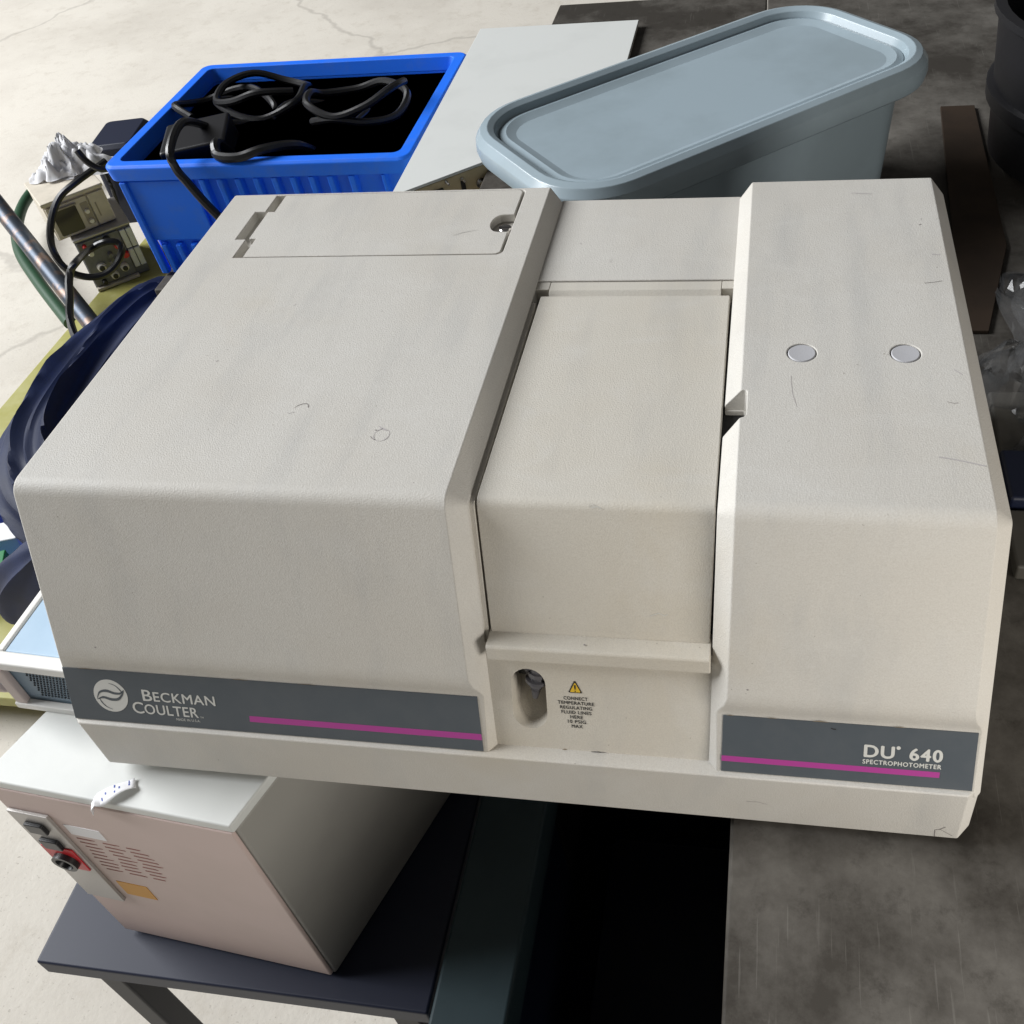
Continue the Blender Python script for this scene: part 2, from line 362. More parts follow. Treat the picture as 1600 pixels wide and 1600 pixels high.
# left housing with the lamp-access pocket
hl = housing('housing', 0, .3513, 0, .0055)
crn = lambda x, y, r, a0: [(x - r + r * math.cos(R(a)), (y - r if a0 == 0 else y + r) + r * math.sin(R(a))) for a in ((90, 67, 45, 22, 0) if a0 == 0 else (0, -22, -45, -67, -90))]
opening = [(.0584, .3725), (.0584, .4045), (.0475, .4045), (.0475, .4555), (.0584, .4555), (.0584, .4868), *crn(.3165, .4868, .006, 0), *crn(.3165, .3725, .006, -90)]
cut(hl, [prism(opening, ZT - .009, ZT + .02)])
addbevel(hl, .0009)
notch_c = []
for k in range(9):
    a = R(90 + 180 * k / 8); notch_c.append((.3045 + .0095 * math.cos(a), .4250 + .0150 * math.sin(a)))
panel = [(.0683, .3733), (.0683, .4052), (.0612, .4052), (.0612, .4545), (.0683, .4545), (.0683, .4860), *crn(.3142, .4860, .0055, 0), (.3142, .4402), (.3045, .4400)] + notch_c[1:-1] + [(.3045, .4100), (.3142, .4098), *crn(.3142, .3733, .0055, -90)]
ap = obj('access_panel', prism(panel, ZT - .0080, ZT + .0002), 'case', spec, bevel=.0007)
sc = obj('captive_screw', lathe([(.0001, ZT - .0085), (.0062, ZT - .0085), (.0062, ZT - .0042), (.0052, ZT - .0030), (.0001, ZT - .0028)], (.3085, .4225, 0)), 'steel', ap)
obj('screw_slot', box(.3026, .3144, .4219, .4233, ZT - .0034, ZT - .00265), 'dark', sc)
for k in range(9):
    x = .135 + k * .0145
    obj('vent_louvre', box(x, x + .0095, D - .0005, D + .0030, ZT - .0085, ZT - .0030), 'case', spec, bevel=.0008)

# right housing with finger notch and two plugged holes
hr = housing('housing', .5196, W, -.0060, 0)
pl_top = [(.5100, .1885), (.5338, .1885), (.5352, .1868), (.5352, .1640), (.5338, .1618), (.5100, .1500)]
cut(hr, [loft([[(x, y, .200) for x, y in pl_top], [(x, y, .249) for x, y in pl_top], [(x + .001, y + (.004 if i < 3 else 0), .275) for i, (x, y) in enumerate(pl_top)]]),
         lathe([(.0108, ZT - .0035), (.0108, ZT + .01)], (.5738, .2336, 0), n=40), lathe([(.0108, ZT - .0035), (.0108, ZT + .01)], (.6470, .2336, 0), n=40)])
addbevel(hr, .0009)
obj('notch_liner', prism([(.5186, .1880), (.5345, .1880), (.5345, .1630), (.5186, .1545)], .2006, .2380), 'dark', spec)
obj('notch_lip', prism([(.5200, .1884), (.5335, .1884), (.5348, .1868), (.5348, .1850), (.5330, .1868), (.5200, .1868)], .2381, .2420), 'case', spec)
for x in (.5738, .6470):
    obj('hole_plug', lathe([(.0001, ZT - .0036), (.0101, ZT - .0036), (.0101, ZT - .0008), (.0094, ZT - .0001), (.006, ZT - .0003), (.0001, ZT - .0004)], (x, .2336, 0), n=40), 'cap', spec)

# rear deck between the housings
zi = ZT - CD
obj('rear_deck', prism([(.3500, D - .004), (.3500, .3508), (.5210, .3508), (.5210, D - .004)], .18, zi - .0004), 'case', spec, bevel=.0012)
prof = [(.3495, .18), (.3495, zi - .0012), (.3375, zi - .0012), (.3282, .2385), (.3282, .18)]
obj('hinge_strip', prism(prof, .3632, .5098, lambda y, z, x: (x, y, z)), 'lid', spec, bevel=.0007)
for a, b in ((.3512, .3629), (.5101, .5197)):
    obj('hinge_end', box(a, b, .3385, .3495, .18, zi - .0012), 'lid', spec, bevel=.0005)
obj('hinge_recess', box(.3514, .5194, .300, .3384, .17, .226), 'dark', spec)
# well behind the lid: black liner and the side rail
oy = CD / cosf; il = lambda z: line(z) + oy
wl = [(il(.125) + .012, .125), (il(.232) + .008, .2315), (.337, .2315), (.337, .10), (il(.125) + .012, .10)]
obj('sample_well', prism(wl, .3518, .5190, lambda y, z, x: (x, y, z)), 'dark', spec)
rail = [(il(.126) + .003, .126)] + arc((il(zi) + .0028, zi - .0022), fdir, (1, 0), .004, 4) + [(.3205, zi - .0022), (.3205, zi - .012), (il(zi) + .016, zi - .012), (il(.126) + .014, .126)]
rr_ = [[(x + .0030 * max(0, (zi - z) / .12), y, z) for y, z in rail] for x in (.3500, .3548)]
obj('side_rail', loft(rr_), 'lid', spec, bevel=.0005)

# sample lid: top sheet bending into the sloping front
def lid_ring(inset, thick):
    ylf, zl = .0862, .2462
    out = [(.0474, .1507)] + arc((ylf, zl), ((.0474 - ylf), (.1507 - zl)), (1, 0), .009, 6) + [(.3269, zl)]
    inn = [(.3269, zl - thick)] + arc((ylf + thick * .8, zl - thick), ((.0474 - ylf), (.1507 - zl)), (1, 0), .006, 6)[::-1] + [(.0474 + thick, .1507)]
    return out + inn
lr = lid_ring(0, .010)
def lidx(y, z, s):
    if z > .24:                               # top sheet: rear .3581/.5175 to front .3560/.5190
        f = min(1, max(0, (.3269 - y) / .24)); return (.3581 - .0018 * f) if s < 0 else (.5172 + .0012 * f)
    f = min(1, max(0, (.2462 - z) / .095)); return (.3563 + .0028 * f) if s < 0 else (.5184 - .0038 * f)
lid = obj('sample_lid', loft([[(lidx(y, z, s), y, z) for y, z in lr] for s in (-1, 1)]), 'lid', spec, bevel=.0009)
hp = [(.0480, .1512), (.0345, .1518), (.0331, .1504), (.0318, .1390), (.0330, .1377), (.0470, .1380), (.0560, .1400), (.0560, .1520)]
obj('handle_lip', prism(hp, .3580, .5156, lambda y, z, x: (x, y, z)), 'lid', lid, bevel=.0012, seg=3)

# lower front panel with the hose recess and warning print
FP = Plane((0, .01165, .0615), (1, 0, 0), (0, SL, 1))
fpan = obj('front_panel', sheet(FP, [(.3496, -.006), (.5204, -.006), (.5204, .088), (.3496, .088)], -.050, 0), 'lid', spec)
caps = []
for k in range(13): a = R(180 * k / 12); caps.append((.3840 + .0128 * math.cos(a), .0550 + .0128 * math.sin(a)))
for k in range(13): a = R(180 + 180 * k / 12); caps.append((.3838 + .0130 * math.cos(a), .0290 + .0130 * math.sin(a)))
cut(fpan, [loft([[FP(u, v, .01) for u, v in caps], [FP(u, v, 0) for u, v in caps], [FP(.3840 + (u - .3840) * .9, v + .002, -.008 - (v - .014) * .72) for u, v in caps]])])
addbevel(fpan, .0016, 3)
fdirv = (0, -.35, -.94)
def fitting(u, v, h, s, tilt):
    ax = Vector((tilt, -.30, -.95))
    pr_ = [(.0001, -.014), (.0058, -.014), (.0058, -.0045), (.0080, -.0040), (.0082, -.0018), (.0058, -.0012), (.0056, .0018), (.0040, .0026), (.0044, .0042), (.0030, .0058), (.0034, .0076), (.0021, .0135), (.0014, .0137), (.0012, .010)]
    t = obj('hose_fitting', lathe([(r * s, h_ * s) for r, h_ in pr_], FP(u, v, h), ax, n=24), 'fitting', spec)
    obj('collar', lathe([(.0059 * s, -.0105 * s), (.0072 * s, -.0103 * s), (.0072 * s, -.0075 * s), (.0059 * s, -.0073 * s)], FP(u, v, h), ax, n=10), 'fitting', t)
fitting(.3886, .0520, -.0070, 1.05, -.16); fitting(.3838, .0640, -.0090, .85, -.10)
obj('recess_back', sheet(FP, [(.373, .046), (.395, .046), (.395, .067), (.373, .067)], -.0420, -.0300), 'dark', spec)
# warning triangle
def tri(s, cx=.4186, cy=.0538): return [(cx + s * .0053 * x, cy + s * .0053 * y) for x, y in ((-.93, -.62), (-.82, -.72), (.82, -.72), (.93, -.62), (.10, 1.16), (-.10, 1.16))]
wt = obj('warning_triangle', sheet(FP, tri(1), .0001, .00030), 'ink', fpan, smooth=False)
obj('triangle_field', sheet(FP, tri(.76, .4186, .0536), .00032, .00045), 'yellow', wt, smooth=False)
em = sheet(FP, [(.41825, .0530), (.41895, .0530), (.41925, .0568), (.41795, .0568)], .00046, .0006)
em = sheet(FP, [(.4182, .0512), (.4190, .0512), (.4190, .0521), (.4182, .0521)], .00046, .0006, em)
obj('exclamation_mark', em, 'ink', wt, smooth=False)
rows = [('CONNECT', .0178), ('TEMPERATURE', .0268), ('REGULATING', .0236), ('FLUID LINES', .0222), ('HERE', .0094), ('10 PSIG', .0135), ('MAX', .0082)]
for k, (s, wd) in enumerate(rows):
    v = .0437 - k * .00405; text('lettering', s, FP, .4186 - wd / 2, .4186 + wd / 2, v, v + .0028, .0003, 'ink', fpan, bold=.025, sp=1.1)

# label strips
ST = Plane((0, .0041, .0607), (1, 0, 0), (0, .0188, .0444))
sl = obj('label_strip', sheet(ST, [(.0058, .0006), (.3476, .0006), (.3462, .0478), (.0046, .0478)], -.001, .0007), 'strip', spec, bevel=.0003)
tag(sl, 'slate strip with round emblem, maker lettering and magenta line')
sr = obj('label_strip', sheet(ST, [(.5230, .0006), (.6926, .0006), (.6932, .0474), (.5243, .0474)], -.001, .0007), 'strip', spec, bevel=.0003)
tag(sr, 'slate strip with model lettering and magenta line')
obj('magenta_line', sheet(ST, [(.1605, .0106), (.3472, .0106), (.3470, .0158), (.1608, .0158)], .0007, .00085), 'magenta', sl, smooth=False)
obj('magenta_line', sheet(ST, [(.5231, .0095), (.6705, .0095), (.6707, .0140), (.5233, .0140)], .0007, .00085), 'magenta', sr, smooth=False)
H = .0009
text('lettering', 'B', ST, .0712, .0796, .0226, .0326, H, 'print', sl, .022)
text('lettering', 'ECKMAN', ST, .0806, .1336, .0226, .0312, H, 'print', sl, .022)
text('lettering', 'C', ST, .0604, .0702, .0104, .0208, H, 'print', sl, .022)
text('lettering', 'OULTER', ST, .0708, .1172, .0104, .0194, H, 'print', sl, .022)
text('lettering', 'TM', ST, .1184, .1212, .0102, .0118, H, 'print', sl, .01)
text('lettering', 'MADE IN U.S.A.', ST, .0972, .1178, .0064, .0086, H, 'print', sl, .012)
EC = (.0430, .0248); ER = .0148
em = obj('emblem', sheet(ST, [(EC[0] + ER * math.cos(2 * math.pi * k / 48), EC[1] + ER * math.sin(2 * math.pi * k / 48)) for k in range(48)], .0007, H), 'print', sl, smooth=False)
def wave(pts, ws):
    P = [(EC[0] + ER * a, EC[1] + ER * b) for a, b in pts]; Q = []; Wd = []
    for i in range(len(P) - 1):
        p0, p1, p2, p3 = P[max(i - 1, 0)], P[i], P[i + 1], P[min(i + 2, len(P) - 1)]
        for k in range(6):
            t = k / 6; Q.append(tuple(.5 * (2 * p1[j] + (-p0[j] + p2[j]) * t + (2 * p0[j] - 5 * p1[j] + 4 * p2[j] - p3[j]) * t * t + (-p0[j] + 3 * p1[j] - 3 * p2[j] + p3[j]) * t ** 3) for j in (0, 1)))
            Wd.append(ER * (ws[i] * (1 - t) + ws[i + 1] * t))
    Q.append(P[-1]); Wd.append(ER * ws[-1])
    obj('emblem_wave', ribbon(ST, Q, Wd, H + .00015), 'strip', em, smooth=False)
wave([(-.86, -.25), (-.62, .18), (-.20, .30), (.25, .18), (.62, .20), (.86, .42)], [.01, .10, .17, .15, .11, .01])
wave([(-.86, -.28), (-.45, -.12), (.0, -.22), (.40, -.18), (.70, .10), (.86, .40)], [.01, .14, .17, .15, .10, .01])
wave([(.04, .78), (.40, .66), (.68, .34), (.72, .20)], [.02, .05, .07, .02])
wave([(-.70, -.20), (-.62, -.42), (-.38, -.70), (-.05, -.84)], [.02, .07, .05, .02])
text('lettering', 'DU', ST, .6200, .6404, .0222, .0318, H, 'print', sr, .050, 1.1)
obj('registered_mark', sheet(ST, [(.6427 + .0014 * math.cos(2 * math.pi * k / 20), .0312 + .0014 * math.sin(2 * math.pi * k / 20)) for k in range(20)], .0007, H), 'print', sr, smooth=False)
text('lettering', '640', ST, .6500, .6718, .0222, .0318, H, 'print', sr, .050, 1.16)
text('lettering', 'SPECTROPHOTOMETER', ST, .6195, .6714, .0166, .0201, H, 'print', sr, .045, 1.14)
obj('ink_tick', ribbon(ST, [(.5975, .0432), (.5992, .0426), (.6008, .0425)], .0008, H), 'ink', sr, smooth=False)

# scuffs and pencil marks (thin deposits on the plastic)
TP = Plane((0, 0, ZT), (1, 0, 0), (0, 1, 0))
def mark(pts, wd, mt='scuff', pl=TP, h=.0002, parent=None):
    obj('scuff_mark', ribbon(pl, pts, wd, h), mt, parent or spec, smooth=False)
mark([(.1990, .1622), (.2010, .1652), (.2042, .1672), (.2075, .1676), (.2095, .1655), (.2100, .1632)], [.0002, .0005, .0007, .0007, .0006, .0009], parent=hl)
mark([(.1955, .1570), (.1970, .1560), (.1998, .1572), (.2020, .1578)], [.0004, .0004, .0003, .0002], 'scuff2', parent=hl)
mark([(.2722, .1440), (.2742, .1422), (.2775, .1405), (.2800, .1395)], [.0003, .0012, .0018, .0006], 'scuff2', parent=hl)
ring = [(.2772 + .0058 * math.cos(R(a)), .1345 + .0066 * math.sin(R(a))) for a in range(100, 430, 15)]
mark(ring, [.0007 if (i % 7) < 3 else .0003 for i in range(len(ring))], 'scuff2', parent=hl)
mark([(.2708, .1392), (.2714, .1397), (.2720, .1392)], .0009, parent=hl)
mark([(.2690, .1330), (.2712, .1305), (.2742, .1290)], [.0003, .0006, .0004], parent=hl)
mark([(.2640, .4040), (.2720, .4090), (.2860, .4135)], [.0003, .0006, .0003], 'scuff2', parent=hl)
mark([(.1100, .2180), (.1118, .2186)], .0007, parent=hl); mark([(.1480, .2950), (.1500, .2975)], .0004, 'scuff2', parent=hl)
for p, wd, mt in (([(.6680, .3225), (.6752, .3238), (.6815, .3255)], .0005, 'scuff'), ([(.6770, .3640), (.6800, .3632), (.6835, .3628)], .0009, 'scuff2'), ([(.6700, .1800), (.6740, .1785), (.6770, .1790)], .0004, 'scuff'),
                  ([(.6590, .1250), (.6680, .1232), (.6790, .1200), (.6868, .1175)], .0009, 'scuff2'), ([(.5660, .2060), (.5662, .1960), (.5672, .1850), (.5700, .1720)], .0003, 'scuff2'),
                  ([(.6710, .4090), (.6730, .4100)], .0009, 'scuff'), ([(.6730, .4180), (.6745, .4190)], .0006, 'scuff2'),
                  ([(.6780, .2150), (.6810, .2120), (.6830, .2095)], .0008, 'scuff2'), ([(.6180, .4650), (.6360, .4625)], .0008, 'scuff2')):
    mark(p, wd, mt, parent=hr)
LP = Plane((0, 0, .2462), (1, 0, 0), (0, 1, 0))
mark([(.4100, .3780), (.4110, .3810), (.4116, .3830)], .0004, 'scuff2', LP, .0002); mark([(.3790, .4100), (.3805, .4090)], .0008, 'scuff2', LP, .0002)
LF = Plane((0, .0474, .1507), (1, 0, 0), (0, .0388, .0955))
mark([(.4740, .0200), (.4800, .0225), (.4840, .0205), (.4860, .0220)], .0005, 'print', LF, .0002, lid)
mark([(.4360, .1000), (.4400, .1012), (.4430, .0995)], .0009, 'print', LF, .0002, lid)
BF = Plane((0, 0, 0), (1, 0, 0), (0, 0, 1))
for p in ([(.6742, .0105), (.6745, .0060), (.6749, .0015)], [(.6740, .0110), (.6775, .0125), (.6808, .0165)], [(.6770, .0128), (.6820, .0085), (.6868, .0043)]): mark(p, .0006, 'scuff', BF, .0002)
mark([(.5410, .0280), (.5480, .0290), (.5560, .0265)], .0005, 'scuff2', BF, .0002); mark([(.1180, .0210), (.1188, .0214)], .0009, 'scuff', BF, .0002)
FF = Plane((0, line(ZT), ZT), (1, 0, 0), (0, SL, 1))
for x, z in ((.5409, .1329), (.0461, .1320)):
    v = (z - ZT) / cosf; mark([(x - .0006, v), (x, v + .0003), (x + .0006, v)], .0011, 'scuff', FF, .0002)
mark([(.4278, -.0005), (.4290, .0002)], .0011, 'scuff', Plane((0, .040, .1515), (1, 0, 0), (0, 1, 0)), .0008, lid)

random.seed(11)
GL = Plane((0, 0, .0608), (1, 0, 0), (0, 1, 0))
for k in range(4):
    x = random.uniform(.362, .508); l_ = random.uniform(.003, .012); mark([(x, .0108), (x + l_ / 2, .0112), (x + l_, .0110)], [.0003, random.uniform(.0004, .0009), .0002], random.choice(('scuff', 'scuff2', 'grime')), GL, .0003)
for x0, x1, v in ((.008, .345, .0482), (.526, .691, .0478)):
    for k in range(4):
        x = random.uniform(x0, x1 - .02); l_ = random.uniform(.004, .016); mark([(x, v), (x + l_ / 2, v + .0002), (x + l_, v)], [.0002, random.uniform(.0003, .0007), .0002], 'grime', ST, .0009)

# ------------------------------------------------------------------ white instrument box at the lower left
P1, P2 = Vector((-.1128, -.0184)), Vector((.1304, -.0383))
U = (P2 - P1).normalized(); V = Vector((.33, .944)).normalized(); wid = (P2 - P1).length; dep = .40
wb = thing('instrument_case', 'large white enamelled instrument box with pink-cast front under the spectrophotometer left end', 'instrument', (P1.x, P1.y, -.33))
q = lambda u, v: (U.x * u + V.x * v, U.y * u + V.y * v)
def qf(u, v, z): a = q(u, v); return (a[0], a[1], z)
HB = .3155
obj('case_body', prism([(0, .004), (wid, .004), (wid, dep), (0, dep)], 0, HB - .012, qf), 'shaded_side', wb, bevel=.003)
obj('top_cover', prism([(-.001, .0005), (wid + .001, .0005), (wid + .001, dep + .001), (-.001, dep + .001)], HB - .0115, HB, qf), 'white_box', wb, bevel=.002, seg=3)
obj('front_plate', prism([(.0005, -.0005), (wid - .0005, -.0005), (wid - .0005, .0035), (.0005, .0035)], .006, HB - .0118, qf), 'pink_cast', wb, bevel=.0015)
BFp = Plane((0, 0, 0), (U.x, U.y, 0), (0, 0, 1)); BFp.o = Vector(qf(0, -.0005, 0))
sp_ = obj('switch_plate', sheet(BFp, [(.004, .10), (.047, .10), (.047, HB - .046), (.004, HB - .046)], 0, .0035), 'plate', wb, bevel=.0008)
for k, mt in enumerate(('black', 'black')):
    z = HB - .068 - k * .030; obj('rocker_switch', sheet(BFp, rrect(.016, .036, z - .008, z + .008, .002), .0035, .0075), mt, wb, bevel=.001)
z = HB - .128; obj('socket_bezel', sheet(BFp, rrect(.008, .043, z - .020, z + .022, .002), .0035, .0050), 'red', wb, bevel=.0006)
obj('power_socket', lathe([(.0001, .0050), (.013, .0050), (.013, .010), (.009, .010), (.008, .006), (.0001, .006)], BFp(.026, z - .002, 0), BFp.n), 'black', wb)
obj('paper_label', sheet(BFp, [(.055, HB - .060), (.092, HB - .060), (.092, HB - .078), (.055, HB - .078)], 0, .0005), 'paper', wb, smooth=False)
lb = bmesh.new()
for k in range(9):
    zz = HB - .086 - k * .0075
    for j in range(3):
        a = .056 + j * .026 + random.uniform(0, .004); sheet(BFp, [(a, zz), (a + random.uniform(.012, .022), zz), (a + random.uniform(.012, .022), zz + .0014), (a, zz + .0014)], 0, .0004, lb)
obj('faded_print', lb, 'textred', wb, smooth=False)
obj('orange_sticker', sheet(BFp, [(.056, HB - .200), (.090, HB - .200), (.090, HB - .172), (.056, HB - .172)], 0, .0005), 'orange', wb, smooth=False)
# torn paper tag over the top front edge
bm = bmesh.new(); rows_ = []
A_, B_ = Vector((.034, -.010)) - P1, Vector((.0060, -.0292)) - P1; dd = (B_ - A_).normalized(); pp = Vector((-dd.y, dd.x))
for i in range(13):
    t = i / 12; rowv = []
    for k in range(5):
        s_ = k / 2 - 1; wv = .0068 * (1 - .35 * abs(t - .45)) * s_ * (1 + .15 * math.sin(7 * t + k))
        if t < .75:
            c2 = A_ + (B_ - A_) * (t / .75) + pp * wv; zz = .0008 + .0040 * abs(math.sin(4.2 * t + .5 * s_)) + .0016 * s_ * math.sin(5 * t)
        else:
            f = (t - .75) / .25; c2 = B_ + dd * .0035 * min(1, f * 3) + pp * wv + Vector((-.004 * f, 0)); zz = .0025 - .016 * f + .002 * s_
        rowv.append(bm.verts.new((c2.x, c2.y, HB + max(zz, .0006) if t < .75 else HB + zz)))
    rows_.append(rowv)
for a, b in zip(rows_, rows_[1:]):
    for k in range(4): bm.faces.new((a[k], a[k + 1], b[k + 1], b[k]))
tg = obj('paper_tag', bm, 'paper', None); tg.location = wb.location; tag(tg, 'small torn white paper tag with blue print stuck on the white box edge', 'tag')
md = tg.modifiers.new('Solid', 'SOLIDIFY'); md.thickness = .0003; md.offset = 1
bm = bmesh.new()
for (i0, k0) in ((1, 0), (1, 1), (3, 1), (4, 0), (4, 2), (6, 1), (7, 2)):
    a, b, c, d = (Vector(tg.data.vertices[(i0 + di) * 5 + k0 + dk].co) for di, dk in ((0, 0), (0, 1), (1, 1), (1, 0)))
    up_ = Vector((0, 0, .0005)); q_ = lambda f, g: a * (1 - f) * (1 - g) + b * (1 - f) * g + c * f * g + d * f * (1 - g) + up_
    bm.faces.new([bm.verts.new(q_(f, g)) for f, g in ((.2, .1), (.2, .9), (.5, .9), (.5, .1))])
obj('blue_print', bm, 'blueink', tg, smooth=False)

# cart shelf, teal channel and added dark gap filler below the overhang
sh = thing('cart_shelf', 'steel cart shelf, coloured navy for the shadow gap, carrying the white instrument box', 'cart', (.0, .2, -.93))
obj('shelf_plate', box(-.20, .235, -.26, .40, .57, .5985), 'darknavy', sh, bevel=.003)  # navy colour stands in for the shadow gap beside the box
for sx in (-.18, .17):
    for sy in (-.24, .34): obj('leg', box(sx, sx + .03, sy, sy + .03, 0, .5695), 'leg', sh, bevel=.003)
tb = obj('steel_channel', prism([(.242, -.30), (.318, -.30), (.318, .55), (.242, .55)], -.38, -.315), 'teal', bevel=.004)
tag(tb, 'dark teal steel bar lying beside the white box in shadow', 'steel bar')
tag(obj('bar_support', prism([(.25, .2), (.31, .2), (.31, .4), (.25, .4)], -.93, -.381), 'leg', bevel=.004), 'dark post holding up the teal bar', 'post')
bb = thing('gap_filler', 'added dark bin-shaped filler for the deep shade in the gap beside the table', 'bin', (.4235, .02, -.93))  # added dark body standing in for deep shade over the floor
obj('filler_body', loft([[(x * .98, y * .98, 0) for x, y in rrect(-.126, .101, -.42, .42, .02)], [(x, y, .53) for x, y in rrect(-.126, .101, -.42, .42, .02)], [(x * .95, y * .97, .53) for x, y in rrect(-.126, .101, -.42, .42, .02)], [(x * .88, y * .9, .05) for x, y in rrect(-.126, .101, -.42, .42, .02)]]), 'darknavy', bb, bevel=.002)

# ------------------------------------------------------------------ pale blue instrument at the left edge
pb = thing('vented_instrument', 'pale blue instrument with white rim and perforated front at left of the spectrophotometer', 'instrument', (-.118, .0540, -.0144), R(-3))
L_, Dp, Hh = .108, .30, .068
obj('instrument_body', box(.006, L_, .006, Dp, .001, Hh - .006), 'vent', pb, bevel=.003)
obj('top_plate', box(.012, L_ - .004, .014, Dp - .006, Hh - .0058, Hh - .001), 'paleblue', pb, bevel=.002)
for a in ((.0, L_ + .002, 0, .0138), (.0, L_ + .002, Dp - .0058, Dp + .002)): obj('top_rim', box(a[0], a[1], a[2], a[3], Hh - .010, Hh + .001), 'rim_white', pb, bevel=.002)
obj('top_rim', box(0.004, .0118, .0142, Dp - .0062, Hh - .010, Hh + .0005), 'rim_white', pb, bevel=.002)
obj('bottom_rim', box(0, L_ + .002, -.002, .0055, 0, .008), 'rim_white', pb, bevel=.0015)
obj('front_post', box(.002, .014, -.001, .0056, .0082, Hh - .0102), 'pinkframe', pb, bevel=.0015)
obj('carry_handle', tube([(.004, .020, .010), (-.016, .012, .012), (-.022, .006, .030), (-.018, .012, .050), (.004, .020, .052)], .006), 'pinkframe', pb)
bm = bmesh.new()
for i in range(22):
    for j in range(10):
        x = .030 + i * .0034 + (j % 2) * .0018; z = .016 + j * .0038
        lathe([(.0011, .0), (.0011, .0006)], (x, .0057, z), (0, -1, 0), 6, bm)
tag(obj('perforation', bm, 'hole', pb, smooth=False), kind='stuff')

# ------------------------------------------------------------------ yellow-green platform and the things on it
pf = obj('wooden_platform', box(-1.465, -.62, .55, 2.45, -.88, -.85), 'board', bevel=.003)
tag(pf, 'yellow-green painted board platform left behind the navy bag', 'platform')
for sy in (.65, 2.2): tag(obj('floor_batten', box(-1.40, -.66, sy, sy + .08, -.945, -.8805), 'board', bevel=.003), 'painted batten under the yellow-green board, ' + ('nearer one' if sy < 1 else 'farther one'), 'batten')

ang = R(40.8)
def stack_thing(name, label, dx, z):
    return thing(name, label, 'instrument', (-1.470 + dx * math.cos(ang), 1.950 + dx * math.sin(ang), z), ang)
lo = stack_thing('control_unit', 'dark grey control unit with ivory and red knobs below the beige monitor', 0, -.849)
obj('unit_body', box(0, .165, .006, .20, 0, .168), 'greyi', lo, bevel=.004)
obj('front_fascia', box(.003, .126, 0, .0058, .012, .160), 'greyi', lo, bevel=.002)
obj('bottom_trim', box(.0, .130, -.012, .0055, 0, .010), 'beige', lo, bevel=.003)
obj('top_edge', box(-.002, .167, -.006, .20, .1682, .176), 'plate', lo, bevel=.003)
for i in range(2):
    for j in range(2): obj('key_block', box(.129 + i * .018, .145 + i * .018, -.004, .0056, .030 + j * .066, .092 + j * .066), 'keys', lo, bevel=.003)
for x, z, r, mt in ((.030, .122, .0085, 'knob'), (.060, .142, .009, 'black'), (.088, .148, .010, 'black'), (.108, .118, .0105, 'red'), (.118, .082, .0105, 'red'), (.040, .070, .0135, 'knob'), (.078, .098, .008, 'greyi'), (.092, .076, .007, 'plate'), (.065, .032, .0125, 'knob'), (.100, .045, .0125, 'knob'), (.022, .148, .006, 'red'), (.030, .022, .008, 'black')):
    k = obj('knob', lathe([(.0001, 0), (r, 0), (r * .92, .012), (r * .75, .014), (.0001, .014)], (x, 0, z), (0, -1, 0), 16), mt, lo)
    if r > .012: obj('knob_cap', lathe([(.0001, .0141), (r * .6, .0141), (r * .55, .020), (.0001, .020)], (x, 0, z), (0, -1, 0), 14), 'black', k)
for x in (.052, .070, .085): obj('toggle', tube([(x, .001, .060 + x * .2), (x, -.012, .062 + x * .2), (x, -.020, .068 + x * .2)], .0025, 6), 'steel', lo)
up = stack_thing('beige_monitor', 'small beige cased monitor with dark screen on the grey control unit', 0, -.672); up.location = (-1.506, 1.940, -.672); up.rotation_euler = (0, 0, R(45))
HM = .112
obj('monitor_body', box(0, .175, .008, .19, 0, HM), 'beige', up, bevel=.004)
obj('top_lip', box(-.003, .178, -.004, .19, HM + .0002, HM + .012), 'beige', up, bevel=.003)
bz = obj('bezel', box(.004, .120, .0, .0078, .004, HM - .008), 'beige', up, bevel=.002)
obj('screen', sheet(Plane((0, -.0002, 0), (1, 0, 0), (0, 0, 1)), rrect(.016, .084, .012, .090, .005), 0, .001), 'screen', up, smooth=False)
obj('screen_hood', box(.012, .088, -.006, -.0003, .0905, .0955), 'beige2', up, bevel=.001)
obj('control_recess', sheet(Plane((0, -.0002, 0), (1, 0, 0), (0, 0, 1)), rrect(.096, .118, .018, .088, .003), 0, .0008), 'beige2', up, smooth=False)
for z in (.028, .060): obj('knob', lathe([(.0001, 0), (.007, 0), (.006, .009), (.0001, .009)], (.107, -.001, z), (0, -1, 0), 14), 'knob', up)
obj('side_fascia', box(.124, .172, .001, .0078, .004, HM - .008), 'beige', up, bevel=.003)
obj('side_badge', sheet(Plane((0, .0008, 0), (1, 0, 0), (0, 0, 1)), [(.136, .03), (.140, .03), (.140, .075), (.136, .075)], 0, .0008), 'beige2', up, smooth=False)

# dark speaker-like box between stack and crate
db = thing('black_case', 'dark blue-black case standing between the beige monitor and the blue crate', 'case', (-1.60, 2.34, -.849), R(10))
obj('case_shell', loft([[(x, y, 0) for x, y in rrect(0, .15, 0, .2, .02)], [(x, y, .26) for x, y in rrect(0, .15, 0, .2, .02)], [(x, y, .275) for x, y in rrect(.01, .14, .01, .19, .018)]]), 'darknavy', db, bevel=.003)
obj('carry_strap', tube([(.02, -.002, .25), (.04, -.02, .17), (.03, -.015, .08)], .006), 'black', db)

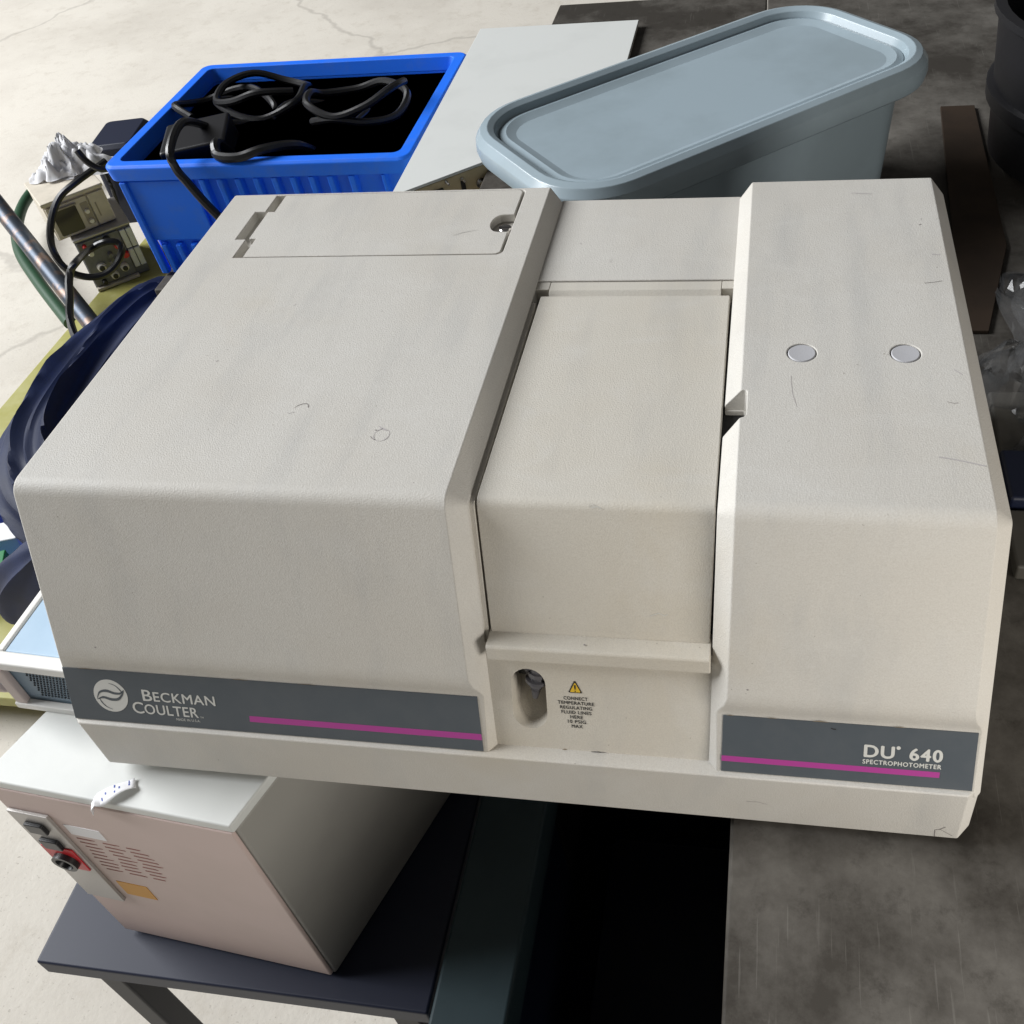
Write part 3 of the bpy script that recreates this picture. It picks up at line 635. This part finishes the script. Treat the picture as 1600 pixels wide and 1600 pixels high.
def film_bag(name, loc, rx, ry, hz, material, seed, sheets=3, n=34, smooth_=False):
    """a loose film bag: overlapping sheets with sharp folded creases, draped in a low heap"""
    rnd = random.Random(seed); bm = bmesh.new()
    tri_ = lambda x: abs((x % 1) * 2 - 1)
    for sh_ in range(sheets):
        k = 1 - .16 * sh_; cx, cy = rnd.uniform(-.25, .25) * rx * (sh_ > 0), rnd.uniform(-.25, .25) * ry * (sh_ > 0); ph = rnd.uniform(0, 6)
        fol = [(rnd.uniform(0, math.pi), rnd.uniform(2.2, 5.5), rnd.random(), rnd.uniform(.05, .17)) for _ in range(6)] + [(rnd.uniform(0, math.pi), rnd.uniform(6, 10), rnd.random(), rnd.uniform(.02, .05)) for _ in range(4)]
        G = []
        for i in range(n + 1):
            row = []
            for j in range(n + 1):
                u, v = i / n * 2 - 1, j / n * 2 - 1
                r = max(abs(u), abs(v)); a = math.atan2(v, u); e = 1 + .22 * math.sin(3 * a + ph) + .13 * math.sin(7 * a + 2 * ph)
                d = math.hypot(u, v) or 1; x, y = u / d * r * e, v / d * r * e
                w1 = x + .16 * noise.noise((x * 2, y * 2, seed + sh_)); w2 = y + .16 * noise.noise((y * 2, x * 2, seed + 9 + sh_))
                z = (1 - r ** 2.2) * (.55 + .45 * noise.noise((x * 1.3, y * 1.3, seed * 2 + sh_)))
                amp = .35 + .65 * min(1, (1 - r) * 3)
                for aa, f, p, m_ in fol: z += amp * m_ * (tri_((w1 * math.cos(aa) + w2 * math.sin(aa)) * f * .5 + p) - .5) * 2
                row.append(bm.verts.new((cx + x * rx * k, cy + y * ry * k, max(.002 + .003 * sh_, z * hz * (1 + .12 * sh_)))))
            G.append(row)
        for i in range(n):
            for j in range(n): bm.faces.new((G[i][j], G[i + 1][j], G[i + 1][j + 1], G[i][j + 1]))
    o = obj(name, bm, material, None, smooth=False, recalc=False)
    if smooth_:
        for p in o.data.polygons: p.use_smooth = True
    o.location = loc; return o
tag(film_bag('plastic_bag', (-1.52, 2.17, -.548), .115, .10, .085, 'polebag', 3, smooth_=True), 'crumpled whitish plastic bag on top of the beige monitor', 'bag')
tag(film_bag('clear_bag', (.888, .535, -.0115), .122, .185, .085, 'film', 6, 4), 'crumpled clear plastic bag on the steel table behind right', 'bag')

# navy bag: long folded body lying along the left side
bm = bmesh.new(); ctr = [(-.64, 1.37, -.52), (-.735, 1.275, -.50), (-.765, 1.14, -.49), (-.760, .98, -.49), (-.725, .82, -.49), (-.650, .715, -.49), (-.56, .665, -.50)]
rads = [.06, .100, .112, .120, .122, .105, .02]
P = [Vector(c) for c in ctr]; rings = []; NS = 144
def cr(A, t):
    i = min(int(t), len(A) - 2); f = t - i; p0, p1, p2, p3 = A[max(i - 1, 0)], A[i], A[i + 1], A[min(i + 2, len(A) - 1)]
    return .5 * (2 * p1 + (p2 - p0) * f + (2 * p0 - 5 * p1 + 4 * p2 - p3) * f * f + (3 * p1 - p0 - 3 * p2 + p3) * f ** 3)
for k in range(61):
    t = k / 60 * 5.999; c = cr(P, t); d = (cr(P, min(t + .02, 5.999)) - cr(P, max(t - .02, 0))).normalized(); s = d.cross(Vector((0, 0, 1))).normalized(); u = s.cross(d)
    r = max(.015, cr(rads, t)); ringp = []
    for j in range(NS):
        a = 2 * math.pi * j / NS; tw = a + .10 * t + .12 * math.sin(t * 1.1)
        fold = .17 * (1 - abs(math.sin(5 * tw + .4 * math.sin(t * 1.1)))) ** 1.6 + .07 * (1 - abs(math.sin(9 * a + t * .25))) ** 1.5 + .14 * noise.noise((math.cos(a) * 1.1, math.sin(a) * 1.1, t * .5)) + .015 * (1 - abs(noise.noise((math.cos(a) * 7, math.sin(a) * 7, t * .9))) * 2)
        rr = r * (.90 + fold); ringp.append(c + s * rr * math.cos(a) + u * rr * math.sin(a) * (1.15 if math.sin(a) > 0 else 2.3 if 0 < t < 5 else 1.5))
    rings.append(ringp)
nb = thing('navy_bag', 'large folded navy blue nylon bag slumped behind the spectrophotometer left side', 'bag', (-.75, .95, -.85))
o = obj('bag_body', loft(rings, bm), 'navy', None); o.parent = nb; o.matrix_parent_inverse = Matrix.Translation((.75, -.95, .85))
for p in o.data.polygons: p.use_smooth = True
# hanging end of the bag
rings = []
FC = [Vector(v) for v in [(-0.5103, 0.5117, -0.33), (-0.5778, 0.523, -0.4), (-0.6297, 0.5248, -0.47), (-0.6717, 0.5169, -0.54)]]
for k in range(20):
    t = k / 19; c = cr(FC, t * (len(FC) - 1.001)); e = .012 + .062 * math.sin(math.pi * min(1, t * 1.02)) ** .7
    rings.append([c + Vector((e * math.cos(2 * math.pi * j / 48) * (1 + .12 * math.sin(6 * 2 * math.pi * j / 48 + 3 * t)), .6 * e * math.sin(2 * math.pi * j / 48) * (1 + .15 * math.sin(5 * 2 * math.pi * j / 48)), .010 * math.sin(3 * 2 * math.pi * j / 48))) for j in range(48)])
o = obj('bag_flap', loft(rings), 'navy', None); o.parent = nb; o.matrix_parent_inverse = Matrix.Translation((.75, -.95, .85))

# steel pole, green tube, loose cables on the left
po = tube([(-1.346, 1.727, -.822), (-1.752, 2.058, -.62), (-2.30, 2.505, -.345)], .026, 16)
tag(obj('steel_pole', po, 'pole'), 'tarnished steel pole leaning outward from the yellow-green board', 'pole')
gp = [(-1.484, 1.799, -.86), (-1.724, 2.020, -.86), (-1.910, 2.210, -.86), (-2.031, 2.398, -.86), (-2.085, 2.56, -.855), (-2.07, 2.70, -.85), (-1.99, 2.83, -.85), (-1.85, 2.95, -.85)]
tag(obj('green_frame_tube', tube(gp, .019, 12), 'green'), 'dark green bent tube frame behind the leaning steel pole', 'tube')

CAB1 = [(-1.30, 2.02, -.46), (-1.348, 1.926, -0.474), (-1.386, 1.881, -0.497), (-1.407, 1.838, -0.541), (-1.413, 1.804, -0.591), (-1.401, 1.785, -0.637), (-1.378, 1.783, -0.674), (-1.342, 1.798, -0.699), (-1.308, 1.823, -0.705), (-1.283, 1.853, -0.691), (-1.27, 1.88, -0.666), (-1.276, 1.888, -0.644), (-1.302, 1.874, -0.633), (-1.337, 1.842, -0.637), (-1.211, 1.632, -0.541), (-1.214, 1.591, -0.553), (-1.206, 1.542, -0.592), (-1.19, 1.479, -0.656), (-1.08, 1.36, -.76), (-.98, 1.22, -.84)]
CAB4 = [(-1.265, 1.885, -0.36), (-1.25, 1.882, -0.39), (-1.223, 1.89, -0.418), (-1.187, 1.916, -0.421), (-1.144, 1.954, -0.409), (-1.107, 1.985, -0.398)]
tag(obj('looped_cable', tube(CAB1, .0100, 8), 'cable'), 'black cable looped in front of the knobs of the grey control unit', 'cable')
tag(obj('draped_cable', tube(CAB4, .009, 8), 'cable'), 'black cable draped over the crumpled whitish bag', 'cable')

# blue tray and green carton on the floor far left
tr_ = thing('blue_tray', 'shallow blue plastic tray on the floor at the left edge', 'tray', (-1.14, .86, -.849), R(25))
obj('tray_body', loft([[(x, y, 0) for x, y in rrect(-.14, .12, -.09, .12, .02)], [(x * 1.08, y * 1.08, .05) for x, y in rrect(-.14, .12, -.09, .12, .02)], [(x * 1.02, y * 1.02, .05) for x, y in rrect(-.14, .12, -.09, .12, .02)], [(x * .95, y * .95, .008) for x, y in rrect(-.14, .12, -.09, .12, .02)]]), 'bluetray', tr_, bevel=.002)
gc = obj('green_carton', box(-.05, .05, -.04, .04, 0, .07), 'greenbox', None, bevel=.003); gc.location = (-1.085, .80, -.838); gc.rotation_euler = (0, 0, R(25)); tag(gc, 'small green carton in the blue tray', 'carton')
wc = obj('white_carton', box(-.05, .05, -.03, .03, 0, .05), 'paper', None, bevel=.003); wc.location = (-1.13, .92, -.838); wc.rotation_euler = (0, 0, R(18)); tag(wc, 'small white carton in the blue tray behind the green one', 'carton')

# ------------------------------------------------------------------ blue crate
ck = thing('blue_crate', 'blue ribbed plastic crate full of cables behind the spectrophotometer', 'crate', (-.603, 1.0955, -.242))
CW, CDp, CH = .566, .42, .230; tp = .012
def ring_(i, z, e=0): 
    f = 1 - z / CH; return [(x, y, z) for x, y in rrect(.018 + tp * f + i + e, CW - .018 - tp * f - i - e, .014 + tp * f + i + e, CDp - tp * f - i - e, .014)]
obj('crate_body', loft([ring_(0, 0), ring_(0, CH - .026), ring_(.010, CH - .026), ring_(.010, .008)]), 'crate', ck, bevel=.001)
outer = rrect(0, CW, 0, CDp + .016, .022); inner = rrect(.030, CW - .030, .028, CDp - .012, .014)
obj('rim', loft([[(x, y, CH - .030) for x, y in rrect(.003, CW - .003, .003, CDp + .013, .02)], [(x, y, CH - .005) for x, y in outer], [(x, y, CH) for x, y in rrect(.005, CW - .005, .005, CDp + .011, .018)], [(x, y, CH) for x, y in rrect(.024, CW - .024, .022, CDp - .006, .014)], [(x, y, CH - .026) for x, y in inner], [(x, y, CH - .030) for x, y in rrect(.020, CW - .020, .018, CDp, .014)]]), 'crate', ck, bevel=.002)
def rib(x0, x1, z0, z1, d=.012):
    bm = bmesh.new(); y0 = lambda z: .014 + tp * (1 - z / CH)
    A = [(x0, y0(z0) + .003, z0), (x0 + .003, y0(z0) - d, z0), (x1 - .003, y0(z0) - d, z0), (x1, y0(z0) + .003, z0)]; B = [(x, y - y0(z0) + y0(z1), z1) for x, y, z in A]
    obj('rib', loft([A, B], bm), 'crate', ck, bevel=.002)
for k in range(4): rib(.040 + k * .030, .056 + k * .030, .004, .066)
for k in range(8): rib(.170 + k * .034, .186 + k * .034, .004, CH - .031)
rib(.446, .462, .004, CH - .031); rib(.505, .516, .004, CH - .031)
obj('label_panel', prism([(.030, .074), (.158, .074), (.158, CH - .032), (.030, CH - .032)], 0, .008, lambda x, z, t: (x, .014 + tp * (1 - z / CH) - t, z)), 'crate', ck, bevel=.003)
obj('corner_post', prism([(.020, .003), (.034, .003), (.034, CH - .032), (.020, CH - .032)], 0, .014, lambda x, z, t: (x, .014 + tp * (1 - z / CH) - t, z)), 'crate', ck, bevel=.003)
# crate contents
def cbl(name, pts, r, label, mt='cable', group=None): tag(obj(name, tube(pts, r, 8), mt), label, 'cable', group)
cbl('hanging_cable', [(-.46, 1.25, -.02), (-.455, 1.16, .035), (-.4486, 1.085, .022), (-.4426, 1.072, -.007), (-.4279, 1.068, -.034), (-.4078, 1.062, -.066), (-.386, 1.058, -.099), (-.36, 1.055, -.15)], .0075, 'thick black cable hanging down over the front of the blue crate')
cbl('rim_cable', [(-.40, 1.20, -.06), (-.392, 1.14, .005), (-.385, 1.113, .000), (-.371, 1.102, -.003), (-.336, 1.10, -.003), (-.295, 1.118, .002), (-.262, 1.17, -.02), (-.25, 1.24, -.08)], .0085, 'grey-black cable bending over the crate rim near its middle', 'cable')
random.seed(3)
for k in range(5):
    c = Vector((random.uniform(-.50, -.14), random.uniform(1.22, 1.40), -.10 + .02 * k)); a0 = random.uniform(0, 6)
    cbl('coiled_cable', [c + Vector((.09 * math.cos(a0 + i * .7) * (1 + .12 * math.sin(i * 2.1)), .07 * math.sin(a0 + i * .7), .012 * math.sin(i * 1.7) + .003 * i)) for i in range(14)], .007,
        ['black cable coil lying deepest in the crate', 'black cable coil second from the crate bottom', 'black cable coil in the middle of the crate heap', 'black cable coil near the top of the crate heap', 'black cable coil topmost in the crate'][k], group='coiled cables in the blue crate')
blk = obj('black_adapter', box(-.06, .06, -.05, .05, -.03, .03), 'black', None, bevel=.006); blk.location = (-.47, 1.21, -.035); blk.rotation_euler = (R(6), R(-4), R(15)); tag(blk, 'black power adapter lying in the crate corner at left', 'adapter')
crb = obj('crate_padding', box(-.575, -.065, 1.125, 1.49, -.232, -.16), 'greyi', None, bevel=.01); tag(crb, 'flat grey foam sheet lining the crate bottom', 'foam')

# ------------------------------------------------------------------ white chassis with khaki connector panel
ch = thing('white_chassis', 'white topped electronics chassis with khaki connector panel behind the access panel', 'chassis', (-.022, .945, -.0115))
dv = Vector((math.cos(R(39.6)), math.sin(R(39.6)))); Ln = .40; E2 = dv * Ln
cp = [(0, 0), (E2.x, E2.y), (E2.x, .66), (-.008, .66)]

ch.location.z = -.20
obj('chassis_body', prism([(.004, .008), (E2.x - .002, E2.y + .006), (E2.x - .002, .655), (-.004, .655)], .0, .1965), 'beige', ch, bevel=.002)
obj('top_cover', prism(cp, .1967, .2015), 'white_box', ch, bevel=.001)
KP = Plane((.004, .008, 0), (dv.x, dv.y, 0), (0, 0, 1)); KP.o = KP.o + KP.n * .0005
kp = obj('connector_panel', sheet(KP, [(.006, .02), (Ln - .01, .02), (Ln - .01, .196), (.006, .196)], 0, .003), 'khaki', ch, bevel=.0008)
for u, z, r, mt in ((.141, .170, .0065, 'steel'), (.084, .1925, .0022, 'steel'), (.1105, .188, .0022, 'steel'), (.179, .159, .003, 'steel'), (.163, .1905, .0022, 'steel')):
    obj('connector', lathe([(.0001, .003), (r * 1.3, .003), (r * 1.3, .006), (r * .8, .006), (r * .8, .016), (.0001, .016)], KP(u, z, 0), KP.n, 14), mt, ch)
for u, z, r in ((.174, .1765, .0105), (.215, .170, .0105)): obj('socket', lathe([(.0001, .003), (r, .003), (r, .007), (r * .6, .007), (.0001, .004)], KP(u, z, 0), KP.n, 18), 'black', ch)
for u, hw in ((.068, .010), (.1116, .0035)): obj('slot_switch', sheet(KP, rrect(u - hw, u + hw, .166, .185, .002), .003, .005), 'black', ch)
# stand for the chassis
tag(obj('chassis_stand', box(-.012, .104, .98, 1.055, -.93, -.201), 'leg', bevel=.003), 'dark post under the white chassis', 'post')

# ------------------------------------------------------------------ pale tub
tu = thing('grey_tub', 'large pale blue-grey plastic tub with rolled rim behind the spectrophotometer', 'tub', (.375, .600, -.0115), R(40))
def tr2(e, z, r=.08): return [(x, y, z) for x, y in rrect(-.045 - e, .50 + e, .0 - e, .27 + e, r + e, 9)]
obj('tub_body', loft([tr2(-.045, 0, .07), tr2(-.040, .010, .07), tr2(-.020, .196), tr2(-.024, .196), tr2(-.046, .008, .07)]), 'tub', tu)
obj('tub_rim', loft([tr2(-.021, .172), tr2(.001, .169), tr2(.008, .175), tr2(.011, .186), tr2(.010, .197), tr2(.003, .207), tr2(-.006, .210), tr2(-.014, .206), tr2(-.019, .196)]), 'tub', tu, bevel=.001)
tl = obj('tub_lid', loft([tr2(-.0195, .190), tr2(-.0195, .198), tr2(-.028, .2005), tr2(-.040, .196), tr2(-.055, .193)]), 'tub', tu)

# ------------------------------------------------------------------ things on the steel table at the right
bp_ = thing('black_pot', 'round black pot with rim on the steel table at far right', 'pot', (1.020, 1.040, -.012))
obj('pot_body', lathe([(.0001, 0), (.150, 0), (.172, .012), (.185, .20), (.192, .205), (.192, .215), (.178, .215), (.165, .02), (.0001, .018)], n=48), 'black', bp_)
obj('pot_band', lathe([(.1815, .085), (.1860, .087), (.1870, .105), (.1835, .107)], n=48), 'black', bp_)
tag(obj('brown_board', prism([(.765, .62), (.795, .62), (.84, .80), (.85, 1.20), (.80, 1.20)], -.012, -.007), 'board2', None, bevel=.001), 'flat dark brown board on the steel table behind the right housing', 'board')
ns = obj('navy_case', box(.772, .98, .330, .398, -.012, .016), 'darknavy', None, bevel=.004); tag(ns, 'flat dark navy case on the steel table beside the clear bag', 'case')
gs = obj('grey_tray', box(.776, 1.0, .402, .50, -.012, .004), 'greyslab', None, bevel=.004); tag(gs, 'thin grey tray on the steel table under the clear bag', 'tray')
gs = obj('grey_plank', box(.768, 1.0, .255, .326, -.012, .006), 'greyslab', None, bevel=.003); tag(gs, 'narrow grey-brown plank on the steel table in front of the navy case', 'plank')
